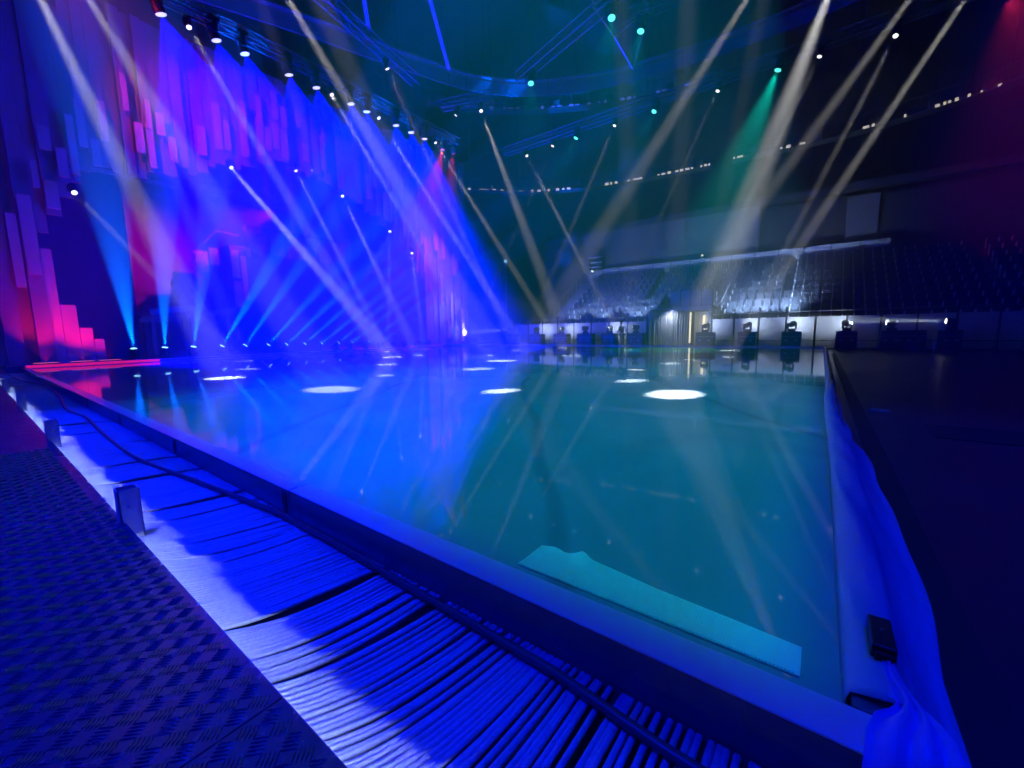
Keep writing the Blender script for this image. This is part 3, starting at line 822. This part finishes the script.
# low wall of pale panels in front of the stand
bl = empty('front_barrier', (0, 28.35, ZF), 0, 'low barrier of pale panels along the foot of the grandstand', 'barrier')
bx = [-20.9, -19.5, -18.1, -16.7, -15.25, -13.8, -12.4, -11.0, -9.62]
bx2 = [-5.55, -4.3, -3.0, -1.65, -.3, 1.05, 2.4, 3.75, 5.1, 6.45, 7.8, 9.2]
for L in (bx, bx2):
    for a, b in zip(L, L[1:]):
        MB().box(a + .05, b - .05, -.03, .03, .48, 1.78).build('panel', M['panel'], bl, bevel=.008)
        MB().box(a + .05, b - .05, -.02, .04, .06, .44).build('kick_panel', M['panel'], bl)
        MB().tube([(a + .05, 0, 2.08), (b - .05, 0, 2.08)], .025, 6).build('top_rail', M['steel'], bl)
    for a in L:
        MB().box(a - .035, a + .035, -.045, .045, 0, 2.1).build('post', M['blackmetal'], bl)

# tunnel mouth in the stand
vm = empty('tunnel_entrance', (0, 0, 0), 0, 'tunnel entrance with grey drape and lit doorway under the stand', 'entrance')
MB().box(-9.5, -9.35, 28.3, 32.2, ZF, 2.35).build('side_wall', M['parapet'], vm)
MB().box(-5.75, -5.6, 28.3, 32.2, ZF, 2.35).build('side_wall', M['parapet'], vm)
MB().box(-8.2, -5.6, 28.25, 28.5, 2.2, 2.5).build('lintel', M['parapet'], vm)
for k in range(4):
    a = -8.1 + k * .64
    MB().box(a, a + .60, 28.3, 28.4, 2.58, 3.5).build('parapet_panel', M['parapet'], vm)
    MB().box(a + .60, a + .64, 28.27, 28.42, 2.5, 3.55).build('post', M['blackmetal'], vm)
MB().box(-9.4, -5.6, 28.5, 32.2, 2.35, 2.5).build('roof_slab', M['concrete'], vm)
MB().box(-9.3, -5.7, 32.0, 32.15, ZF, 2.35).build('rear_wall', M['wall'], vm)
n = 120; vs = []; fs = []
for i in range(n + 1):
    x = -9.4 + 2.6 * i / n; yy = 28.42 + .06 * math.sin(i * .9) + .03 * math.sin(i * .37)
    vs += [(x, yy, ZF + .02), (x, yy - .01, 2.22)]
for i in range(n): fs.append((2 * i, 2 * i + 2, 2 * i + 3, 2 * i + 1))
MB().add(vs, fs).build('drape', M['drape'], vm, True)
MB().box(-6.86, -6.78, 28.32, 28.40, .15, 2.1).build('light_strip', M['warm'], vm)
MB().box(-6.7, -5.85, 28.9, 28.95, ZF, 2.15).build('door', M['panel'], vm)
MB().box(-6.12, -6.04, 28.5, 28.88, .9, 1.9).build('light_strip', M['warm'], vm)
tl = empty('added_drape_lamp', (-8.0, 27.9, 2.42), 0, 'small added downlight brightening the grey drape of the tunnel', 'lamp')  # lamp added to brighten the drape
MB().box(-.12, .12, -.08, .08, -.05, .06).build('body', M['black'], tl)
MB().beam((0, 0, .04), (0, .36, .04), .04).build('bracket', M['black'], tl)
l = bpy.data.lights.new('tunnel', 'SPOT'); l.energy = 170; l.color = (.72, .84, 1); l.spot_size = R(120); l.spot_blend = .9; l.shadow_soft_size = .05
lo = bpy.data.objects.new('added_drape_light', l); COL.objects.link(lo); lo.location = (-8.0, 27.85, 2.33)
lo.rotation_mode = 'QUATERNION'; lo.rotation_quaternion = Vector((0, .5, -1)).to_track_quat('-Z', 'Y')
# stepped side rail of the stand beside the tunnel
sr = empty('tunnel_rail', (-5.35, 28.5, 0), 0, 'sloping rail with pale posts right of the tunnel entrance', 'rail')
MB().beam((0, 0, 2.15), (.15, 3.2, 4.1), .07, .12).build('rail', M['parapet'], sr)
for k in range(5): MB().box(-.03, .03, .1 + k * .75, .17 + k * .75, 1.3 + k * .45, 2.2 + k * .45).build('rail_post', M['parapet'], sr)

# parapet at the top of the stand, dark wall and openings above
up = empty('upper_parapet', (0, 37.2, 0), 0, 'pale parapet of panels along the top of the grandstand', 'parapet')
for k in range(14):
    x = -18.4 + k * 1.55
    MB().box(x, x + 1.49, -.05, .05, 5.95, 6.75).build('panel', M['parapet'], up)
    MB().box(x + 1.49, x + 1.55, -.09, .07, 5.9, 6.85).build('post', M['blackmetal'], up)
MB().box(-18.4, 3.3, -.06, .9, ZF, 5.92).build('base_wall', M['concrete'], up)
uw = empty('upper_facade', (0, 38.3, 0), 0, 'grey upper hall wall with dark openings above the grandstand', 'facade')
MB().box(-24, -4.4, 0, .2, ZF, 10.4).build('wall_panel', M['wallgrey'], uw)
MB().box(-4.4, .9, .5, .7, ZF, 10.2).build('dark_opening', M['wall'], uw)
MB().box(.9, 2.6, -.05, .2, ZF, 10.0).build('pillar', M['wallgrey'], uw)
MB().box(2.6, 13, .3, .5, ZF, 10.0).build('wall_panel', M['wall'], uw)
MB().box(-24, 13, -.1, .6, 10.4, 10.9).build('fascia', M['wall'], uw)
kb = empty('control_desk', (-17.4, 37.0, 6.75), 0, 'small stack of pale desks at the top left of the grandstand', 'desk')
for k in range(3): MB().box(-.8, .6, -.3, .3, .2 + k * .45, .26 + k * .45).build('shelf', M['panel'], kb)
for s in (-.78, .56): MB().box(s, s + .04, -.3, .3, 0, 1.2).build('leg', M['blackmetal'], kb)
for i, (x, z, c) in enumerate([(-18.0, 6.62, 'white'), (-8.2, 6.95, 'warm')]):
    t = empty('parapet_lamp', (x, 37.1, z - .1), 0, 'tiny %s lamp on the parapet at the top of the stand' % c, 'lamp')
    MB().box(-.1, .1, -.08, .08, -.1, .05).build('body', M['black'], t)
    MB().lathe([(.07, 0), (.1, .06), (.05, .16)], 10, 0, 'Z', (0, -.02, .05)).build('lens', M['lens_white'] if c == 'white' else M['warm'], t)

# ------------------------------------------------------------------ flight cases with lamps in front of the barrier
def flight_case(x, w, label):
    t = empty('flight_case', (x, 27.3, ZF), 0, label, 'case', 'flight cases along the far rink end')
    MB().box(-w / 2, w / 2, -.32, .32, .10, .98).build('body', M['case'], t, bevel=.015)
    MB().box(-w / 2 - .01, w / 2 + .01, -.33, .33, .70, .73).build('edge_band', M['steel'], t)
    for sx in (-1, 1):
        MB().box(sx * w * .25 - .06, sx * w * .25 + .06, -.345, -.32, .45, .55).build('handle', M['steel'], t)
        for sy in (-1, 1):
            MB().lathe([(.05, -.02), (.05, .02)], 10, 0, 'X', (sx * (w / 2 - .1), sy * .24, .05)).build('caster', M['rubber'], t)
    return t
FC = [(-20.4, 1.1), (-17.95, 1.1), (-15.7, 1.15), (-13.7, 1.15), (-11.85, 1.0), (-9.95, 1.0), (-5.66, 1.0), (-3.43, .88), (-1.31, .88), (1.03, .86), (2.72, .8), (3.55, .75), (4.75, .7)]
# target, energy, cone, blend, colour
FL = [((-29, 25.2, .9), 24000, 10), ((-17.6, 28.3, 1.3), 45, 130), ((-15.2, 28.3, 1.3), 45, 130), ((-20, 26.6, 1.25), 26000, 7), ((-11.6, 28.3, 1.3), 45, 130), ((-16, 26.6, 1.25), 22000, 8),
      ((-5.2, 28.3, 1.5), 40, 130), ((-3.0, 28.3, 1.5), 60, 130), ((-1.0, 28.3, 1.5), 70, 130), ((.4, 28.3, 1.4), 50, 130), ((-3, 26.6, 1.5), 12000, 12), None, ((-2, 26.6, 1.55), 40000, 8)]
for i, (x, w) in enumerate(FC):
    flight_case(x, w, 'dark flight case carrying a lamp along the far rink end, %s from the left' % ORD[i])
    if FL[i]:
        t, e, a = FL[i]
        moving_head((x, 27.2, 1.22), t, 'lamp standing on a flight case at the far rink end, %s from the left' % ORD[i], 'lamps on the far flight cases', 'lens_white', e, a, (.66, .81, 1), True, .95, .8, .06)
fr = empty('floor_stand', (3.9, 26.9, ZF), 0, 'small pale frame on the floor among the right flight cases', 'stand')
MB().tube([(-.3, 0, 0), (-.3, 0, .55), (.3, 0, .55), (.3, 0, 0)], .02, 6).build('frame', M['steel'], fr)

# ------------------------------------------------------------------ the person between the cases
def person(loc, rz):
    root = empty('person', loc, rz, 'person in dark jacket standing between flight cases leaning to a lamp', 'person')
    def skin(name, pts, edges, rad, m, root_i=0):
        me = bpy.data.meshes.new(name); me.from_pydata(pts, edges, []); me.materials.append(m)
        o = bpy.data.objects.new(name, me); COL.objects.link(o); o.parent = root
        md = o.modifiers.new('skin', 'SKIN'); md.use_smooth_shade = True
        for i, r in enumerate(rad):
            me.skin_vertices[0].data[i].radius = (r, r) if not isinstance(r, tuple) else r
        me.skin_vertices[0].data[root_i].use_root = True
        sd = o.modifiers.new('sub', 'SUBSURF'); sd.levels = 1; sd.render_levels = 2
        return o
    P = [(0, 0, .95), (0, -.02, 1.15), (0, -.05, 1.36), (0, -.07, 1.47), (0, -.09, 1.56), (0, -.10, 1.68),
         (.10, 0, .88), (.12, -.02, .50), (.13, .02, .09), (.13, -.12, .04),
         (-.10, 0, .88), (-.15, .04, .50), (-.17, .09, .09), (-.18, -.05, .04),
         (.19, -.05, 1.38), (.27, -.12, 1.12), (.22, -.33, 1.04), (.20, -.40, 1.03),
         (-.19, -.05, 1.38), (-.28, -.10, 1.13), (-.20, -.32, 1.07), (-.18, -.40, 1.06)]
    E = [(0, 1), (1, 2), (2, 3), (3, 4), (4, 5), (0, 6), (6, 7), (7, 8), (8, 9), (0, 10), (10, 11), (11, 12), (12, 13), (2, 14), (14, 15), (15, 16), (16, 17), (2, 18), (18, 19), (19, 20), (20, 21)]
    Rr = [(.15, .11), (.14, .10), (.16, .11), .055, .075, .085, .09, .065, .045, .04, .09, .065, .045, .04, .065, .048, .036, .03, .065, .048, .036, .03]
    skin('body', P, E, Rr, M['skin'])
    J = [(0, 0, .92), (0, -.02, 1.15), (0, -.05, 1.38), (0, -.07, 1.45), (.19, -.05, 1.39), (.27, -.12, 1.12), (.22, -.31, 1.045), (-.19, -.05, 1.39), (-.28, -.10, 1.13), (-.20, -.30, 1.075)]
    skin('jacket', J, [(0, 1), (1, 2), (2, 3), (2, 4), (4, 5), (5, 6), (2, 7), (7, 8), (8, 9)], [(.185, .14), (.17, .13), (.185, .135), .08, .085, .065, .05, .085, .065, .05], M['jacket'])
    T = [(0, 0, .97), (.10, 0, .88), (.12, -.02, .50), (.13, .02, .11), (-.10, 0, .88), (-.15, .04, .50), (-.17, .09, .11)]
    skin('trousers', T, [(0, 1), (1, 2), (2, 3), (0, 4), (4, 5), (5, 6)], [(.165, .125), .105, .082, .066, .105, .082, .066], M['jeans'])
    for sx, yy in ((.13, -.02), (-.18, .05)):
        s_ = MB().lathe([(.02, 0), (.05, .01), (.055, .04), (.045, .09), (.02, .10)], 10).build('shoe', M['shoe'], root, True)
        s_.location = (sx, yy - .04, 0); s_.scale = (.9, 2.3, 1)
    hr = MB().lathe([(.02, 1.60), (.085, 1.62), (.10, 1.68), (.09, 1.75), (.05, 1.79), (.01, 1.80)], 12).build('hair', M['hair'], root, True)
    hr.location = (0, -.075, 0)
    for sx in (-1, 1):
        for k in range(4):
            MB().tube([(sx * .195 + (k - 1.5) * .016, -.41, 1.04), (sx * .195 + (k - 1.5) * .017, -.455, 1.03), (sx * .195 + (k - 1.5) * .015, -.475 + .004 * abs(k - 1.5), 1.01)], .008, 6).build('finger', M['skin'], root, True)
        MB().tube([(sx * .165, -.39, 1.045), (sx * .145, -.42, 1.04), (sx * .15, -.445, 1.03)], .009, 6).build('thumb', M['skin'], root, True)
        MB().lathe([(.003, -.01), (.014, 0), (.003, .01)], 8, 0, 'Y', (sx * .033, -.185, 1.685)).build('eye', M['hair'], root)
        MB().lathe([(.005, -.012), (.028, 0), (.005, .012)], 8, 0, 'X', (sx * .088, -.09, 1.68)).build('ear', M['skin'], root)
    MB().lathe([(.004, -.025), (.016, 0), (.018, .02), (.003, .028)], 8, 0, 'Y', (0, -.19, 1.66)).build('nose', M['skin'], root)
    MB().box(-.025, .025, -.188, -.17, 1.615, 1.625).build('mouth', M['skin'], root)
    return root
person((-11.05, 27.5, ZF + .0), R(-35))

# ------------------------------------------------------------------ trusses and roof steel
def truss(name, a, b, label, s=.42, step=.9, m=None, hang=True):
    a = Vector(a); b = Vector(b); m = m or M['truss']
    t = empty(name, a, 0, label, 'truss')
    d = b - a; L = d.length; q = d.to_track_quat('X', 'Z')
    t.rotation_mode = 'QUATERNION'; t.rotation_quaternion = q
    h = s / 2
    for (y, z) in ((-h, -h), (h, -h), (-h, h), (h, h)):
        MB().tube([(0, y, z), (L, y, z)], .028, 6).build('chord', m, t)
    lc = MB(); n = max(2, int(L / step))
    for i in range(n):
        x0 = L * i / n; x1 = L * (i + 1) / n
        for (p, r) in (((-h, -h), (h, -h)), ((-h, h), (h, h)), ((-h, -h), (-h, h)), ((h, -h), (h, h))):
            if i % 2: p, r = r, p
            lc.beam((x0, *p), (x1, *r), .022)
            lc.beam((x0, *p), (x0, *r), .022)
    lc.build('lacing', m, t)
    if hang:
        for x in (L * .15, L * .5, L * .85):
            w = q @ Vector((x, 0, h)) + a
            up_ = MB().tube([(0, 0, 0), (0, 0, ZC - w.z)], .012, 5).build('hanger', M['blackmetal'], t)
            up_.matrix_parent_inverse = Matrix()
            up_.location = (x, 0, h); up_.rotation_mode = 'QUATERNION'; up_.rotation_quaternion = q.inverted()
    return t
TZ = 13.28 + .23
truss('flown_bar', (-29, 11.2, 13.26), (-29, 20.6, 13.26), 'flown lighting truss behind the top of the stage portal')
truss('flown_bar', (-27.5, 4, 9.06), (-27.5, 14, 9.06), 'flown lighting bar behind the stage portal opening')
truss('lighting_truss', (-20.1, 1.2, TZ), (-20.1, 21.2, TZ), 'long lighting truss over the stage side of the rink carrying the blue lamps')
truss('lighting_truss', (-17.6, 17.4, TZ), (-14.8, 18.38, TZ), 'short cross truss over the left far part of the rink')
truss('lighting_truss', (-14.75, 6.2, TZ), (-16.95, 15.0, TZ), 'lighting truss over the left middle of the rink')
truss('lighting_truss', (-18.5, 24.3, TZ), (5.0, 24.3, TZ), 'cross truss over the far rink end carrying teal and white lamps')
truss('lighting_truss', (-2.8, 16.77, TZ), (5.2, 22.95, TZ), 'slanting truss over the right side of the rink')
truss('lighting_truss', (-12.8, 18.02, TZ), (-6.3, 15.93, TZ), 'short truss under the roof left of the hanging blue gantry')
truss('lighting_truss', (-7.0, 17.57, TZ), (-5.2, 17.57, TZ), 'very short truss under the roof right of the hanging blue gantry')

# hanging frame of blue legs near the top of the picture
hf = empty('steel_gantry', (-8.2, 19.2, 14.4), 0, 'hanging gantry of blue lit steel bars under the roof', 'gantry')
for a, b in (((-.6, -1.2, .6), (.9, -1.2, 1.0)), ((-.5, .9, .4), (1.1, .9, 1.0)), ((-.6, -1.2, .6), (-.5, .9, .4)), ((.9, -1.2, 1.0), (1.1, .9, 1.0)), ((-.5, .9, .4), (-.1, 2.3, -.5)), ((1.1, .9, 1.0), (-.1, 2.3, -.5)),
             ((-.6, -1.2, .6), (-.6, -1.2, 10.4)), ((.9, -1.2, 1.0), (.9, -1.2, 10.4))):
    MB().beam(a, b, .10).build('bar', M['alu'], hf)
for i, (a, b) in enumerate([((-16.2, 11.6, 15.6), (-17.4, 12.75, 14.9)), ((-14.3, 13.6, 15.4), (-15.9, 16.3, 14.3))]):
    tag(MB().beam(a, b, .16).build('roof_strut', M['alu']), 'single slanting steel strut under the roof, %s from the left' % ORD[i], 'strut')

def ring(name, pts, z, label, r, m, sub=6, segs=None):
    """curved roof girder through the given plan points"""
    out = []
    for i in range(len(pts) - 1):
        a = pts[max(i - 1, 0)]; b = pts[i]; c = pts[i + 1]; d = pts[min(i + 2, len(pts) - 1)]
        for k in range(sub):
            t = k / sub
            f = lambda j: .5 * (2 * b[j] + (c[j] - a[j]) * t + (2 * a[j] - 5 * b[j] + 4 * c[j] - d[j]) * t * t + (3 * b[j] - a[j] - 3 * c[j] + d[j]) * t ** 3)
            out.append((f(0), f(1)))
    out.append(pts[-1])
    return out
gp = ring('g', [(-25.5, 8), (-23.2, 14), (-22.0, 17.6), (-20.0, 22.5), (-17.2, 25.6), (-13, 27.8), (-9.3, 28.6), (-5.4, 29.1), (0, 28.9), (5, 27.5), (10, 24)], 18, '', 0, None)
rg = empty('roof_ring', (0, 0, 17.6), 0, 'curved roof girder arching over the rink under the ceiling', 'girder')
for i in range(0, len(gp) - 3, 4):
    mb = MB()
    for k in range(4):
        a, b = gp[i + k], gp[i + k + 1]
        mb.beam((*a, 0), (*b, 0), .10, .75)
        mb.beam((*a, .55), (*b, .55), .5, .08)
    mb.build('girder_panel', M['parapet'], rg)
    MB().beam((*gp[i], .5), (*gp[i], 7.3), .05).build('hanger', M['blackmetal'], rg)

def catwalk(pts, z, label, lamps, lm, glow):
    g = ring('c', pts, z, '', 0, None, 7)
    t = empty('catwalk', (0, 0, z), 0, label, 'catwalk')
    n = len(g)
    fl_ = MB(); rl = MB(); lo = MB()
    for i in range(n - 1):
        fl_.beam((*g[i], 0), (*g[i + 1], 0), .9, .08)
        for h in (.55, 1.1): rl.beam((*g[i], h), (*g[i + 1], h), .04)
        rl.beam((*g[i], 0), (*g[i], 1.1), .05)
    fl_.build('walkway', M['truss'], t); rl.build('railing', M['truss'], t)
    for i in range(0, n - 1, 6): MB().beam((*g[i], 0), (*g[i], ZC - z), .05).build('hanger', M['blackmetal'], t)
    rr = random.Random(lamps)
    for i in range(n - 1):
        if rr.random() < glow:
            a, b = Vector((*g[i], 0)), Vector((*g[i + 1], 0))
            u0 = rr.uniform(0, .4); u1 = rr.uniform(.55, 1)
            MB().beam(a.lerp(b, u0) + Vector((0, -.5, .05)), a.lerp(b, u1) + Vector((0, -.5, .05)), .06, rr.uniform(.07, .2)).build('strip_lamp', lm, t)
    for i in range(3, n - 1, 9):
        x_, y_ = g[i]
        MB().box(x_ - .25, x_ + .25, y_ - .5, y_ - .1, .1, .5).build('junction_box', M['truss'], t)
    return t
catwalk([(-27, 30), (-23.3, 33.9), (-20.3, 35.6), (-17.2, 36.9), (-13.8, 37.6), (-10.4, 38.0), (-8, 38.2)], 14.1, 'catwalk with warm strip lamps under the far roof left of centre', 3, M['gantrylamp'], .62)
catwalk([(-6.5, 38.3), (-3, 38.6), (-.4, 38.6), (2, 38.3), (4.1, 37.8), (5.9, 37.2), (7.5, 36.5), (10, 34)], 14.2, 'catwalk with few warm strip lamps under the far roof at the right', 8, M['gantrylamp'], .28)
catwalk([(-26, 24), (-23.8, 27.2), (-21.2, 29.6), (-18.3, 31.5), (-15.5, 33), (-12.6, 34.2), (-9, 35)], 19.0, 'upper catwalk with dim blue strip lamps under the roof', 5, M['gantryblue'], .5)
# dark mid tier of the bowl at the right, catching a little red light
bt = empty('upper_tier', (0, 0, 0), 0, 'dark upper seating tier rising at the right of the hall', 'grandstand')
for k in range(9):
    MB().box(11.2 + k * .6, 11.8 + k * .6, 22, 45.5, ZF, 4.5 + k * .9).build('tier', M['concrete'], bt)

# ------------------------------------------------------------------ sampling: no light is sampled in a haze bank that its cone never reaches
bpy.context.view_layer.update()
def reaches(lo, lb, bank):
    _, a, b = bank
    c = lo.matrix_world.translation
    inside = all(a[q] - .1 <= c[q] <= b[q] + .1 for q in range(3))
    if lb.type != 'SPOT': return inside
    ax = (lo.matrix_world.to_quaternion() @ Vector((0, 0, -1))).normalized()
    th = math.tan(min(lb.spot_size / 2, R(80)))
    t = 0
    while t < 70:
        p = c + ax * t
        q = Vector([min(max(p[i], a[i]), b[i]) for i in range(3)])
        if (q - p).length <= t * th + lb.shadow_soft_size * 2 + .12: return True
        t += .1 + .25 * t * th + (.05 if t > 5 else 0)
    return False
for lo in [o for o in bpy.data.objects if o.type == 'LIGHT']:
    far = [h[0] for h in HAZE if not reaches(lo, lo.data, h)]
    if not far: continue
    c = bpy.data.collections.new('banks_out_of_reach')
    for h in far: c.objects.link(h)
    lo.light_linking.receiver_collection = c
    for co in c.collection_objects: co.light_linking.link_state = 'EXCLUDE'
